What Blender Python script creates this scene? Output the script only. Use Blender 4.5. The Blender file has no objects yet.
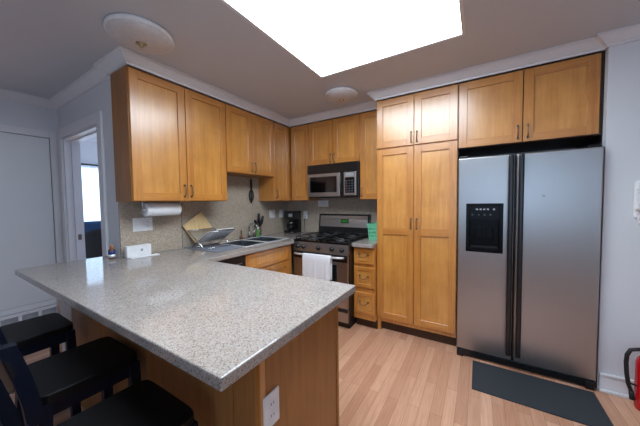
import bpy, bmesh, math, random
from mathutils import Vector, Matrix
random.seed(7)
S = bpy.context.scene
COL = S.collection
PI = math.pi

# ------------------------------------------------------------------ camera
cam = bpy.data.cameras.new('camera')
cam.sensor_width = 36.0
cam.lens = 259.0 / 640.0 * 36.0
cam.clip_start = 0.02
camo = bpy.data.objects.new('camera', cam)
COL.objects.link(camo)
YAW, PITCH, ROLL = 0.5492, 0.0430, 0.0121
_f = Vector((-math.sin(YAW) * math.cos(PITCH), math.cos(YAW) * math.cos(PITCH), -math.sin(PITCH)))
_r = Vector((math.cos(YAW), math.sin(YAW), 0))
_u = _r.cross(_f)
_r2 = _r * math.cos(ROLL) - _u * math.sin(ROLL)
_u2 = _r.copy() * math.sin(ROLL) + _u * math.cos(ROLL)
camo.matrix_world = Matrix(((_r2.x, _u2.x, -_f.x, 2.4913), (_r2.y, _u2.y, -_f.y, -0.918), (_r2.z, _u2.z, -_f.z, 1.3507), (0, 0, 0, 1)))
S.camera = camo

# ------------------------------------------------------------------ world and exposure
SKYLIGHT_STRENGTH = 13.5
WORLD_STRENGTH = 3.6
w = bpy.data.worlds.new('world')
S.world = w
w.use_nodes = True
bg = w.node_tree.nodes['Background']
bg.inputs['Color'].default_value = (0.52, 0.73, 1.0, 1)
bg.inputs['Strength'].default_value = WORLD_STRENGTH
S.view_settings.view_transform = 'Standard'
S.view_settings.look = 'None'
S.view_settings.exposure = 0.0
S.view_settings.gamma = 1.0
S.view_settings.use_curve_mapping = False


bounce_sun = bpy.data.lights.new('bounce_sun', 'SUN')  # added sun through the unseen side window, for bounce onto the door head
bounce_sun.energy = 9.0
bounce_sun.angle = 0.01
suno = bpy.data.objects.new('bounce_sun', bounce_sun)
COL.objects.link(suno)
suno.location = (-2.5, 6, 5)
suno.rotation_euler = Vector((0.12, -1.0, -0.95)).to_track_quat('-Z', 'Y').to_euler()


def portal(name, loc, direction, sx, sy):
    l = bpy.data.lights.new(name, 'AREA')
    l.shape = 'RECTANGLE'
    l.size = sx
    l.size_y = sy
    l.cycles.is_portal = True
    o = bpy.data.objects.new(name, l)
    COL.objects.link(o)
    o.location = loc
    o.rotation_euler = Vector(direction).to_track_quat('-Z', 'Y').to_euler()
    return o


# ------------------------------------------------------------------ materials
def srgb(r, g, b):
    def c(v):
        v /= 255.0
        return v / 12.92 if v <= 0.04045 else ((v + 0.055) / 1.055) ** 2.4
    return (c(r), c(g), c(b), 1.0)


def newmat(name):
    m = bpy.data.materials.new(name)
    m.use_nodes = True
    nt = m.node_tree
    return m, nt, nt.nodes['Principled BSDF']


def node(nt, kind, **kw):
    n = nt.nodes.new(kind)
    for k, v in kw.items():
        setattr(n, k, v)
    return n


def coords(nt, scale, loc=(0, 0, 0), rot=(0, 0, 0)):
    tc = node(nt, 'ShaderNodeTexCoord')
    mp = node(nt, 'ShaderNodeMapping')
    mp.inputs['Scale'].default_value = scale
    mp.inputs['Location'].default_value = loc
    mp.inputs['Rotation'].default_value = rot
    nt.links.new(tc.outputs['Object'], mp.inputs['Vector'])
    return mp.outputs['Vector']


def noise(nt, vec, scale, detail=3.0, rough=0.5, dist=0.0):
    n = node(nt, 'ShaderNodeTexNoise')
    n.inputs['Scale'].default_value = scale
    n.inputs['Detail'].default_value = detail
    n.inputs['Roughness'].default_value = rough
    n.inputs['Distortion'].default_value = dist
    nt.links.new(vec, n.inputs['Vector'])
    return n.outputs['Fac']


def ramp(nt, fac, stops):
    r = node(nt, 'ShaderNodeValToRGB')
    el = r.color_ramp.elements
    while len(el) < len(stops):
        el.new(0.5)
    for e, (p, c) in zip(el, stops):
        e.position = p
        e.color = c
    nt.links.new(fac, r.inputs['Fac'])
    return r.outputs['Color']


def mix(nt, fac, a, b, blend='MIX'):
    m = node(nt, 'ShaderNodeMix', data_type='RGBA', blend_type=blend)
    if isinstance(fac, (int, float)):
        m.inputs[0].default_value = fac
    else:
        nt.links.new(fac, m.inputs[0])
    for i, v in ((6, a), (7, b)):
        if isinstance(v, tuple):
            m.inputs[i].default_value = v
        else:
            nt.links.new(v, m.inputs[i])
    return m.outputs[2]


def bump(nt, bsdf, fac, strength, dist=0.002):
    b = node(nt, 'ShaderNodeBump')
    b.inputs['Strength'].default_value = strength
    b.inputs['Distance'].default_value = dist
    nt.links.new(fac, b.inputs['Height'])
    nt.links.new(b.outputs['Normal'], bsdf.inputs['Normal'])


def plain(name, col, rough=0.5, metal=0.0, spec=0.5, var=0.06, vscale=14.0):
    m, nt, b = newmat(name)
    v = coords(nt, (1, 1, 1))
    f = noise(nt, v, vscale)
    lo = tuple(c * (1 - var) for c in col[:3]) + (1,)
    hi = tuple(min(1, c * (1 + var)) for c in col[:3]) + (1,)
    nt.links.new(ramp(nt, f, [(0.35, lo), (0.65, hi)]), b.inputs['Base Color'])
    b.inputs['Roughness'].default_value = rough
    b.inputs['Metallic'].default_value = metal
    b.inputs['Specular IOR Level'].default_value = spec
    return m


def wood(name, axis, light, dark, rough=0.32, blotch=0.35, coat=1.0):
    m, nt, b = newmat(name)
    sc = {'z': (16, 16, 1.0), 'x': (1.0, 16, 16), 'y': (16, 1.0, 16)}[axis]
    v = coords(nt, sc)
    g = noise(nt, v, 2.2, 5, 0.6, 0.6)
    sc2 = tuple(s * 7 if s > 2 else s * 3 for s in sc)
    g2 = noise(nt, coords(nt, sc2), 2.0, 2, 0.5)
    col = ramp(nt, g, [(0.28, dark), (0.72, light)])
    fine = ramp(nt, g2, [(0.35, (0.93, 0.92, 0.9, 1)), (0.6, (1, 1, 1, 1))])
    col = mix(nt, 1.0, col, fine, 'MULTIPLY')
    bl = noise(nt, coords(nt, (1, 1, 1)), 3.0, 3, 0.6, 0.4)
    blc = ramp(nt, bl, [(0.3, (0.80, 0.74, 0.66, 1)), (0.68, (1.06, 1.04, 1.02, 1))])
    col = mix(nt, blotch * 2, col, mix(nt, 1.0, col, blc, 'MULTIPLY'))
    nt.links.new(col, b.inputs['Base Color'])
    b.inputs['Roughness'].default_value = rough
    b.inputs['Coat Weight'].default_value = coat
    b.inputs['Coat Roughness'].default_value = 0.26
    b.inputs['Coat IOR'].default_value = 1.65
    return m


WL, WD = srgb(206, 143, 66), srgb(180, 112, 44)
M = {}
M['wood_v'] = wood('honey maple vertical', 'z', WL, WD)
M['wood_x'] = wood('honey maple along x', 'x', WL, WD)
M['wood_y'] = wood('honey maple along y', 'y', WL, WD)
M['wood_panel'] = wood('honey maple panel', 'z', srgb(216, 156, 78), srgb(194, 130, 56), blotch=0.5)
M['wood_side'] = wood('maple side veneer', 'z', srgb(172, 116, 54), srgb(150, 96, 40), rough=0.4, coat=0.1)
M['wood_back'] = wood('plain wood panel', 'z', srgb(170, 118, 66), srgb(140, 92, 48), rough=0.45, coat=0.05)
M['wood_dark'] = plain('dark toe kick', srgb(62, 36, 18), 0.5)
M['board'] = wood('pale board', 'z', srgb(226, 200, 152), srgb(205, 172, 122), rough=0.5, coat=0.0)


def granite(name, base, warm, dark, pale, rough, sp=1.0):
    m, nt, b = newmat(name)
    v = coords(nt, (1, 1, 1))
    c1 = ramp(nt, noise(nt, v, 90 * sp, 4, 0.7), [(0.32, warm), (0.5, base), (0.68, pale)])
    vo = node(nt, 'ShaderNodeTexVoronoi')
    vo.inputs['Scale'].default_value = 280 * sp
    nt.links.new(v, vo.inputs['Vector'])
    sep = node(nt, 'ShaderNodeSeparateColor')
    nt.links.new(vo.outputs['Color'], sep.inputs['Color'])
    c2 = ramp(nt, sep.outputs['Red'], [(0.0, dark), (0.13, dark), (0.16, (1, 1, 1, 1))])
    c2.node.color_ramp.interpolation = 'CONSTANT'
    c3 = ramp(nt, sep.outputs['Green'], [(0.0, (1, 1, 1, 1)), (0.78, (1, 1, 1, 1)), (0.8, (1.12, 1.11, 1.08, 1))])
    c3.node.color_ramp.interpolation = 'CONSTANT'
    c4 = ramp(nt, sep.outputs['Blue'], [(0.0, (0.92, 0.82, 0.74, 1)), (0.15, (1, 1, 1, 1))])
    c4.node.color_ramp.interpolation = 'CONSTANT'
    col = mix(nt, 1.0, c1, c2, 'MULTIPLY')
    col = mix(nt, 1.0, col, c3, 'MULTIPLY')
    col = mix(nt, 1.0, col, c4, 'MULTIPLY')
    big = ramp(nt, noise(nt, v, 5, 3), [(0.3, (0.97, 0.96, 0.95, 1)), (0.7, (1.02, 1.02, 1.02, 1))])
    col = mix(nt, 1.0, col, big, 'MULTIPLY')
    nt.links.new(col, b.inputs['Base Color'])
    b.inputs['Roughness'].default_value = rough
    return m


M['granite'] = granite('speckled granite', srgb(158, 151, 147), srgb(149, 138, 130), (0.58, 0.55, 0.54, 1), srgb(166, 161, 158), 0.07)
M['splash'] = granite('granite backsplash', srgb(176, 163, 148), srgb(160, 145, 130), (0.75, 0.72, 0.69, 1), srgb(186, 176, 163), 0.2, 0.8)
M['wall'] = plain('white wall paint', srgb(214, 216, 221), 0.55, var=0.012, vscale=3)
M['ceil'] = plain('ceiling paint', srgb(200, 203, 212), 0.7, var=0.012, vscale=3)
M['trim'] = plain('white gloss trim', srgb(222, 222, 226), 0.35, var=0.01)
M['door'] = plain('white door paint', srgb(220, 222, 226), 0.4, var=0.012, vscale=2)
M['black'] = plain('black plastic', srgb(18, 18, 20), 0.3)
M['blackgloss'] = plain('black glass', srgb(8, 8, 10), 0.06)
M['matte'] = plain('black enamel iron', srgb(16, 16, 17), 0.5)
M['chrome'] = plain('chrome', srgb(200, 200, 202), 0.12, 1.0)
M['pewter'] = plain('dull pewter', srgb(120, 108, 92), 0.35, 1.0)
M['white'] = plain('white plastic', srgb(226, 226, 228), 0.4)
M['paper'] = plain('white paper', srgb(238, 238, 240), 0.8, var=0.02, vscale=60)
M['red'] = plain('red paint', srgb(190, 18, 26), 0.25)
M['green'] = plain('mint plastic', srgb(110, 190, 150), 0.4)
M['greend'] = plain('green plastic', srgb(90, 140, 60), 0.4)
M['brown'] = plain('brown wooden handle', srgb(110, 66, 44), 0.5)
M['blue'] = plain('blue label', srgb(30, 62, 130), 0.5)
M['navy'] = plain('blue upholstery', srgb(24, 58, 92), 0.8)
M['amber'] = plain('orange cap', srgb(190, 120, 80), 0.5)
M['gold'] = plain('brass', srgb(184, 166, 136), 0.35, 1.0)
M['keys'] = plain('dark grey keys', srgb(70, 72, 76), 0.4)
M['stool'] = plain('black painted wood', srgb(13, 13, 15), 0.5, spec=0.25)
M['stoolside'] = plain('black paint with blue sheen', srgb(8, 15, 33), 0.45, spec=0.25)  # black stool paint; blue skylight sheen put into the colour
M['stoolback'] = plain('glossy black with blue sheen', srgb(14, 18, 26), 0.3, spec=0.4)  # black stool back; grey-blue reflection mixed into its colour
M['vent'] = plain('pale vent metal', srgb(186, 188, 194), 0.5)
M['mat'] = plain('charcoal rubber', srgb(42, 46, 52), 0.75, var=0.12, vscale=300)
M['drymat'] = plain('grey microfibre', srgb(120, 124, 136), 0.95, var=0.15, vscale=120)
M['tin'] = plain('galvanised vent metal', srgb(150, 152, 156), 0.5)
M['rubber'] = plain('black rubber', srgb(20, 20, 22), 0.55)
M['soot'] = plain('dispenser black', srgb(9, 9, 11), 0.25, spec=0.12)
M['dark'] = plain('painted gap shade', srgb(14, 13, 13), 0.8)

m, nt, b = newmat('brushed steel')
v = coords(nt, (90, 1.2, 0.8))
f = noise(nt, v, 3, 3)
nt.links.new(ramp(nt, f, [(0.3, srgb(174, 171, 170)), (0.7, srgb(177, 174, 173))]), b.inputs['Base Color'])
b.inputs['Metallic'].default_value = 1.0
nt.links.new(ramp(nt, f, [(0.3, (0.345, 0.345, 0.345, 1)), (0.7, (0.36, 0.36, 0.36, 1))]), b.inputs['Roughness'])
b.inputs['Anisotropic'].default_value = 0.5
M['steel'] = m
M['bowlsteel'] = plain('sink bowl steel', srgb(158, 162, 168), 0.34, 1.0)
M['sinksteel'] = plain('sink steel', srgb(224, 225, 228), 0.4, 0.5)

m, nt, b = newmat('frosted lamp glass')
v = coords(nt, (1, 1, 1))
f = noise(nt, v, 40, 4, 0.6)
nt.links.new(ramp(nt, f, [(0.3, srgb(196, 193, 196)), (0.7, srgb(210, 207, 208))]), b.inputs['Base Color'])
b.inputs['Roughness'].default_value = 0.35
M['lampglass'] = m

m, nt, b = newmat('towel cloth')
v = coords(nt, (1, 1, 1))
f = noise(nt, v, 220, 2)
nt.links.new(ramp(nt, f, [(0.3, srgb(220, 220, 226)), (0.7, srgb(240, 240, 244))]), b.inputs['Base Color'])
b.inputs['Roughness'].default_value = 0.95
bump(nt, b, f, 0.5, 0.003)
M['towel'] = m

m, nt, b = newmat('sheer curtain')
v = coords(nt, (1, 60, 1))
f = noise(nt, v, 1.5, 2)
nt.links.new(ramp(nt, f, [(0.3, srgb(225, 228, 232)), (0.7, srgb(245, 246, 248))]), b.inputs['Base Color'])
b.inputs['Transmission Weight'].default_value = 0.0
b.inputs['Roughness'].default_value = 0.9
tr = node(nt, 'ShaderNodeBsdfTranslucent')
tr.inputs['Color'].default_value = (0.9, 0.92, 0.95, 1)
ms = node(nt, 'ShaderNodeMixShader')
ms.inputs[0].default_value = 0.7
nt.links.new(b.outputs[0], ms.inputs[1])
nt.links.new(tr.outputs[0], ms.inputs[2])
tp = node(nt, 'ShaderNodeBsdfTransparent')
ms2 = node(nt, 'ShaderNodeMixShader')
ms2.inputs[0].default_value = 0.45
nt.links.new(ms.outputs[0], ms2.inputs[1])
nt.links.new(tp.outputs[0], ms2.inputs[2])
nt.links.new(ms2.outputs[0], nt.nodes['Material Output'].inputs['Surface'])
M['curtain'] = m


def emis(name, col, st):
    m, nt, b = newmat(name)
    b.inputs['Base Color'].default_value = (0.8, 0.8, 0.8, 1)
    v = coords(nt, (1, 1, 1))
    f = noise(nt, v, 2.0)
    nt.links.new(ramp(nt, f, [(0.2, tuple(c * 0.98 for c in col[:3]) + (1,)), (0.8, col)]), b.inputs['Emission Color'])
    b.inputs['Emission Strength'].default_value = st
    return m


M['daylight'] = emis('skylight diffuser', (0.78, 0.90, 1.0, 1), SKYLIGHT_STRENGTH)
M['lcd'] = emis('green display', srgb(60, 190, 60), 0.12)
M['lcd'].node_tree.nodes['Principled BSDF'].inputs['Base Color'].default_value = (0.02, 0.06, 0.02, 1)
M['lcd'].node_tree.nodes['Principled BSDF'].inputs['Specular IOR Level'].default_value = 0.1

m, nt, b = newmat('oak strip laminate')
tc = node(nt, 'ShaderNodeTexCoord')
mp = node(nt, 'ShaderNodeMapping')
mp.inputs['Rotation'].default_value = (0, 0, PI / 2)
nt.links.new(tc.outputs['Object'], mp.inputs['Vector'])
br = node(nt, 'ShaderNodeTexBrick')
br.offset = 0.37
br.offset_frequency = 2
br.inputs['Color1'].default_value = srgb(210, 164, 136)
br.inputs['Color2'].default_value = srgb(184, 134, 106)
br.inputs['Mortar'].default_value = srgb(146, 102, 74)
br.inputs['Scale'].default_value = 1.0
br.inputs['Mortar Size'].default_value = 0.0012
br.inputs['Mortar Smooth'].default_value = 0.3
br.inputs['Bias'].default_value = -0.1
br.inputs['Brick Width'].default_value = 0.8
br.inputs['Row Height'].default_value = 0.068
nt.links.new(mp.outputs['Vector'], br.inputs['Vector'])
g = noise(nt, coords(nt, (30, 1.6, 1)), 2.5, 5, 0.65, 0.8)
gc = ramp(nt, g, [(0.3, (0.82, 0.77, 0.72, 1)), (0.62, (1.04, 1.03, 1.02, 1))])
nt.links.new(mix(nt, 1.0, br.outputs['Color'], gc, 'MULTIPLY'), b.inputs['Base Color'])
b.inputs['Roughness'].default_value = 0.3
M['floor'] = m


# ------------------------------------------------------------------ mesh helpers
class B:
    """mesh builder; mapping turns (u, v, w) into world points"""
    def __init__(self, mp=None):
        self.bm = bmesh.new()
        self.mp = mp

    def _p(self, p):
        return Vector(self.mp(*p)) if self.mp else Vector(p)

    def box(self, u0, u1, v0, v1, w0, w1, mi=0, bev=0.0, seg=2):
        vs = [self.bm.verts.new(self._p((u, v, w))) for u in (u0, u1) for v in (v0, v1) for w in (w0, w1)]
        idx = [(0, 1, 3, 2), (4, 6, 7, 5), (0, 4, 5, 1), (2, 3, 7, 6), (0, 2, 6, 4), (1, 5, 7, 3)]
        fs = [self.bm.faces.new([vs[i] for i in f]) for f in idx]
        for f in fs:
            f.material_index = mi
        bmesh.ops.recalc_face_normals(self.bm, faces=fs)
        if bev > 0:
            es = list({e for f in fs for e in f.edges})
            r = bmesh.ops.bevel(self.bm, geom=es, offset=bev, segments=seg, affect='EDGES', profile=0.5)
            for f in r['faces']:
                f.material_index = mi
        return self

    def hull(self, pts, mi=0):
        """convex solid from 8 points ordered like box corners"""
        vs = [self.bm.verts.new(self._p(p)) for p in pts]
        idx = [(0, 1, 3, 2), (4, 6, 7, 5), (0, 4, 5, 1), (2, 3, 7, 6), (0, 2, 6, 4), (1, 5, 7, 3)]
        fs = [self.bm.faces.new([vs[i] for i in f]) for f in idx]
        for f in fs:
            f.material_index = mi
        bmesh.ops.recalc_face_normals(self.bm, faces=fs)
        return self

    def tube(self, pts, r, n=10, mi=0, cap=True):
        pts = [self._p(p) for p in pts]
        rs = r if isinstance(r, (list, tuple)) else [r] * len(pts)
        rings = []
        t0 = (pts[1] - pts[0]).normalized()
        up = Vector((0, 0, 1)) if abs(t0.z) < 0.9 else Vector((1, 0, 0))
        nrm = t0.cross(up).normalized()
        for i, p in enumerate(pts):
            a = pts[max(i - 1, 0)]
            c = pts[min(i + 1, len(pts) - 1)]
            t = (c - a).normalized()
            nrm = (nrm - t * nrm.dot(t))
            nrm = nrm.normalized() if nrm.length > 1e-6 else t.orthogonal().normalized()
            bi = t.cross(nrm)
            rings.append([self.bm.verts.new(p + (nrm * math.cos(2 * PI * k / n) + bi * math.sin(2 * PI * k / n)) * rs[i]) for k in range(n)])
        fs = []
        for a, c in zip(rings[:-1], rings[1:]):
            for k in range(n):
                fs.append(self.bm.faces.new([a[k], a[(k + 1) % n], c[(k + 1) % n], c[k]]))
        if cap:
            fs.append(self.bm.faces.new(rings[0][::-1]))
            fs.append(self.bm.faces.new(rings[-1]))
        for f in fs:
            f.material_index = mi
            f.smooth = True
        bmesh.ops.recalc_face_normals(self.bm, faces=fs)
        return self

    def lathe(self, prof, c, n=32, axis=(0, 0, 1), mi=0):
        """profile of (radius, height) about an axis through c"""
        ax = Vector(axis).normalized()
        e1 = ax.orthogonal().normalized()
        e2 = ax.cross(e1)
        c = self._p(c)
        rings = []
        for r, h in prof:
            if r < 1e-6:
                rings.append([self.bm.verts.new(c + ax * h)])
            else:
                rings.append([self.bm.verts.new(c + ax * h + (e1 * math.cos(2 * PI * k / n) + e2 * math.sin(2 * PI * k / n)) * r) for k in range(n)])
        fs = []
        for a, d in zip(rings[:-1], rings[1:]):
            for k in range(n):
                k2 = (k + 1) % n
                if len(a) == 1 and len(d) == 1:
                    continue
                if len(a) == 1:
                    fs.append(self.bm.faces.new([a[0], d[k2], d[k]]))
                elif len(d) == 1:
                    fs.append(self.bm.faces.new([a[k], a[k2], d[0]]))
                else:
                    fs.append(self.bm.faces.new([a[k], a[k2], d[k2], d[k]]))
        for f in fs:
            f.material_index = mi
            f.smooth = True
        bmesh.ops.recalc_face_normals(self.bm, faces=fs)
        return self

    def cells(self, xs, ys, keep, z0, z1, bev=0.004, mi=0):
        """slab from kept cells of a grid"""
        vt = {}
        def gv(i, j):
            if (i, j) not in vt:
                vt[(i, j)] = self.bm.verts.new(self._p((xs[i], ys[j], z1)))
            return vt[(i, j)]
        fs = []
        for i in range(len(xs) - 1):
            for j in range(len(ys) - 1):
                if keep(i, j):
                    fs.append(self.bm.faces.new([gv(i, j), gv(i + 1, j), gv(i + 1, j + 1), gv(i, j + 1)]))
        bound = [e for f in fs for e in f.edges if len(e.link_faces) == 1]
        r = bmesh.ops.extrude_face_region(self.bm, geom=fs)
        nv = [g for g in r['geom'] if isinstance(g, bmesh.types.BMVert)]
        dz = self._p((0, 0, z0)) - self._p((0, 0, z1))
        bmesh.ops.translate(self.bm, verts=nv, vec=dz)
        self.bm.normal_update()
        bmesh.ops.recalc_face_normals(self.bm, faces=self.bm.faces[:])
        for f in self.bm.faces:
            f.material_index = mi
        if bev:
            es = [e for e in self.bm.edges if len(e.link_faces) == 2 and e.calc_face_angle(0) > 1.0]
            bmesh.ops.bevel(self.bm, geom=es, offset=bev, segments=2, affect='EDGES', profile=0.5)
        return self


ORG = {}


def link_mesh(name, bm, mats, parent=None, smooth=None):
    if isinstance(bm, B):
        bm = bm.bm
    me = bpy.data.meshes.new(name)
    if parent is not None:
        org = ORG[parent.name]
        bmesh.ops.translate(bm, verts=bm.verts[:], vec=-org)
    else:
        org = Vector((0, 0, 0))
    bm.to_mesh(me)
    bm.free()
    for mm in (mats if isinstance(mats, (list, tuple)) else [mats]):
        me.materials.append(M[mm])
    o = bpy.data.objects.new(name, me)
    COL.objects.link(o)
    ORG[o.name] = org
    if parent is not None:
        o.parent = parent
    return o


def struct(name, bm, mats, parent=None):
    o = link_mesh(name, bm, mats, parent)
    if parent is None:
        o['kind'] = 'structure'
    return o


def thing(name, label, cat, loc, group=None):
    o = bpy.data.objects.new(name, None)
    o.empty_display_size = 0.05
    COL.objects.link(o)
    o.location = loc
    ORG[o.name] = Vector(loc)
    o['label'] = label
    o['category'] = cat
    if group:
        o['group'] = group
    return o


def solo(name, bm, mats, label, cat, loc, group=None):
    """a thing that is one mesh, origin at loc"""
    if isinstance(bm, B):
        bm = bm.bm
    bmesh.ops.translate(bm, verts=bm.verts[:], vec=-Vector(loc))
    o = link_mesh(name, bm, mats)
    o.location = loc
    ORG[o.name] = Vector(loc)
    o['label'] = label
    o['category'] = cat
    if group:
        o['group'] = group
    return o


def dup(root, loc, label, rotz=None):
    r = root.copy()
    COL.objects.link(r)
    r.location = loc
    if rotz is not None:
        r.rotation_euler = (0, 0, rotz)
    r['label'] = label
    for ch in list(root.children):
        c = ch.copy()
        COL.objects.link(c)
        c.parent = r
        for g in list(ch.children):
            d = g.copy()
            COL.objects.link(d)
            d.parent = c
    return r


def face_x(x):      # faces +x : u = y, v = z, w = outwards
    return lambda u, v, w: (x + w, u, v)


def face_ny(y):     # faces -y : u = x
    return lambda u, v, w: (u, y - w, v)


# ------------------------------------------------------------------ setting
CE = 2.44
BX = -1.36          # closet wall
RX = 4.6            # far right wall (outside the frame)
RY = -3.2           # wall behind the camera
BW = 2.22           # back wall of the kitchen
RW = 1.62           # right wall plane beside the fridge
struct('floor', B().box(-4.2, RX, RY, 3.4, -0.05, 0), 'floor')

xs = [BX - 0.1, 1.29, 2.405, RX]
ys = [RY, -0.55, 1.09, 2.4]
struct('ceiling', B().cells(xs, ys, lambda i, j: not (i == 1 and j == 1), CE, CE + 0.06, bev=0), 'ceil')
struct('wall_left', B().box(-0.2, 0.0, 0.02, BW + 0.1, 0, CE), 'wall')
struct('wall_back', B().box(0, 3.34, BW, BW + 0.1, 0, CE), 'wall')
struct('wall_right', B().box(3.225, RX, RW, RW + 0.12, 0, CE).box(3.225, 3.34, RW + 0.12, BW, 0, CE), 'wall')
# doorway wall with its opening
DX0, DX1, DZ = -1.22, -0.30, 2.045
struct('wall_entry', B().box(BX - 0.1, DX0, 0.02, 0.14, 0, CE).box(DX0, DX1, 0.02, 0.14, DZ, CE).box(DX1, -0.2, 0.02, 0.14, 0, CE), 'wall')
struct('wall_closet', B().box(BX - 0.1, BX, RY, 0.02, 0, CE), 'wall')
struct('wall_rear', B().box(BX, 2.0, RY - 0.1, RY, 0, CE).box(2.0, 4.0, RY - 0.1, RY, 0, 0.8).box(2.0, 4.0, RY - 0.1, RY, 2.2, CE).box(4.0, RX, RY - 0.1, RY, 0, CE), 'wall')
struct('wall_east', B().box(RX, RX + 0.1, RY, RW, 0, CE), 'wall')

# skylight: frame and glowing diffuser in the ceiling opening
wf = struct('window_1', B().box(1.29, 1.31, -0.55, 1.09, CE + 0.001, CE + 0.14).box(2.385, 2.405, -0.55, 1.09, CE + 0.001, CE + 0.14)
            .box(1.31, 2.385, -0.55, -0.53, CE + 0.001, CE + 0.14).box(1.31, 2.385, 1.07, 1.09, CE + 0.001, CE + 0.14), 'trim')
ORG[wf.name] = Vector((0, 0, 0))
link_mesh('diffuser_panel', B().box(1.311, 2.384, -0.529, 1.069, CE + 0.012, CE + 0.02), 'daylight', wf)

# window behind the camera: frame, mullions
wn = B()
for a in ((2.0, 2.06, 0.8, 2.2), (3.94, 4.0, 0.8, 2.2), (2.97, 3.03, 0.8, 2.2), (2.06, 3.94, 0.8, 0.86), (2.06, 3.94, 2.14, 2.2)):
    wn.box(a[0], a[1], RY - 0.07, RY - 0.02, a[2], a[3])
struct('window_2', wn, 'trim')
portal('rear window portal', (3.0, RY - 0.09, 1.5), (0, 1, 0), 2.0, 1.4)

# room beyond the doorway
FX = -4.1
struct('wall_beyond', B().box(FX - 0.1, FX, 0.0, 0.35, 0, CE).box(FX - 0.1, FX, 2.6, 3.4, 0, CE).box(FX - 0.1, FX, 0.35, 2.6, 0, 0.5)
       .box(FX - 0.1, FX, 0.35, 2.6, 2.14, 2.6).box(FX, -3.7, 3.3, 3.4, 0, 2.6).box(-1.3, -0.2, 3.3, 3.4, 0, 2.6).box(-3.7, -1.3, 3.3, 3.4, 0, 0.5).box(-3.7, -1.3, 3.3, 3.4, 2.3, 2.6).box(FX, BX - 0.1, 0.0, 0.02, 0, 2.6)
       .box(-0.3, -0.2, 0.14, 3.3, CE, 2.6), 'wall')
struct('ceiling_beyond', B().box(FX, BX - 0.1, 0.0, 3.4, 2.6, 2.66).box(BX - 0.1, -0.2, 0.14, 3.4, 2.5, 2.56), 'ceil')
wn = B()
for a in ((0.35, 0.41, 0.5, 2.14), (2.54, 2.6, 0.5, 2.14), (1.44, 1.5, 0.5, 2.14), (0.41, 2.54, 0.5, 0.56), (0.41, 2.54, 2.08, 2.14)):
    wn.box(FX - 0.07, FX - 0.02, a[0], a[1], a[2], a[3])
struct('window_3', wn, 'trim')
portal('far window portal', (FX - 0.09, 1.47, 1.32), (1, 0, 0), 2.25, 1.64)

wn = B()
for a in ((-3.7, -3.64, 0.5, 2.3), (-1.36, -1.3, 0.5, 2.3), (-2.53, -2.47, 0.5, 2.3), (-3.64, -1.36, 0.5, 0.56), (-3.64, -1.36, 2.24, 2.3)):
    wn.box(a[0], a[1], 3.32, 3.37, a[2], a[3])
struct('added_window_4', wn, 'trim')  # unseen window added to brighten the room beyond the doorway
portal('added window portal', (-2.5, 3.39, 1.4), (0, -1, 0), 2.4, 1.8)

# crown moulding swept along the cabinet and wall tops
def crown(path, z0, z1, d):
    prof = [(0, 0), (0.012, 0), (0.014, 0.014), (0.024, 0.02), (d * 0.75, (z1 - z0) * 0.72), (d * 0.82, (z1 - z0) * 0.8), (d, (z1 - z0) * 0.84), (d, z1 - z0), (0, z1 - z0)]
    bm = bmesh.new()
    P = [Vector((p[0], p[1])) for p in path]
    dirs = [(b_ - a).normalized() for a, b_ in zip(P[:-1], P[1:])]
    nr = [Vector((t.y, -t.x)) for t in dirs]
    rings = []
    for i, p in enumerate(P):
        if i == 0:
            o = nr[0]
        elif i == len(P) - 1:
            o = nr[-1]
        else:
            o = nr[i - 1] + nr[i]
            if abs(nr[i - 1].dot(nr[i])) > 0.9:
                o = nr[i]
        rings.append([bm.verts.new((p.x + o.x * a, p.y + o.y * a, z0 + h)) for a, h in prof])
    for a, c in zip(rings[:-1], rings[1:]):
        for k in range(len(prof)):
            k2 = (k + 1) % len(prof)
            bm.faces.new([a[k], a[k2], c[k2], c[k]])
    bm.faces.new(rings[0])
    bm.faces.new(rings[-1][::-1])
    bmesh.ops.recalc_face_normals(bm, faces=bm.faces[:])
    return bm


ZT = 2.369
struct('trim_1', crown([(BX, RY), (BX, 0.02), (0.0, 0.02), (0.0, 0.0), (0.303, 0.0), (0.303, 1.898), (1.596, 1.898), (1.596, 1.66), (3.225, 1.66), (3.225, RW), (RX, RW)], ZT - 0.004, CE - 0.0005, 0.075), 'trim')

# baseboard on the right wall: tall board, shoe moulding, cap
struct('baseboard_right', B().box(3.232, RX, RW - 0.014, RW, 0.0, 0.112).box(3.232, RX, RW - 0.02, RW, 0.112, 0.13, bev=0.004).box(3.232, RX, RW - 0.03, RW - 0.014, 0, 0.022, bev=0.005), 'trim')
# doorway casing
struct('trim_2', B().box(DX0 - 0.09, DX0, 0.0, 0.02, 0, DZ + 0.09, bev=0.003).box(DX1, DX1 + 0.09, 0.0, 0.02, 0, DZ + 0.09, bev=0.003).box(DX0, DX1, 0.0, 0.02, DZ, DZ + 0.09, bev=0.003)
       .box(DX0, DX0 + 0.018, 0.02, 0.15, 0, DZ).box(DX0 + 0.018, DX0 + 0.03, 0.075, 0.09, 0, DZ).box(DX0 + 0.018, DX1, 0.02, 0.15, DZ - 0.018, DZ - 0.0005).box(DX0 + 0.03, DX1, 0.075, 0.09, DZ - 0.03, DZ - 0.018), 'trim')
st = solo('strike_plate', B().box(DX0 + 0.018, DX0 + 0.021, 0.095, 0.125, 0.97, 1.03), 'pewter', 'small metal strike plate on the doorway jamb', 'strike plate', (DX0 + 0.018, 0.11, 0.97))
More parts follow.
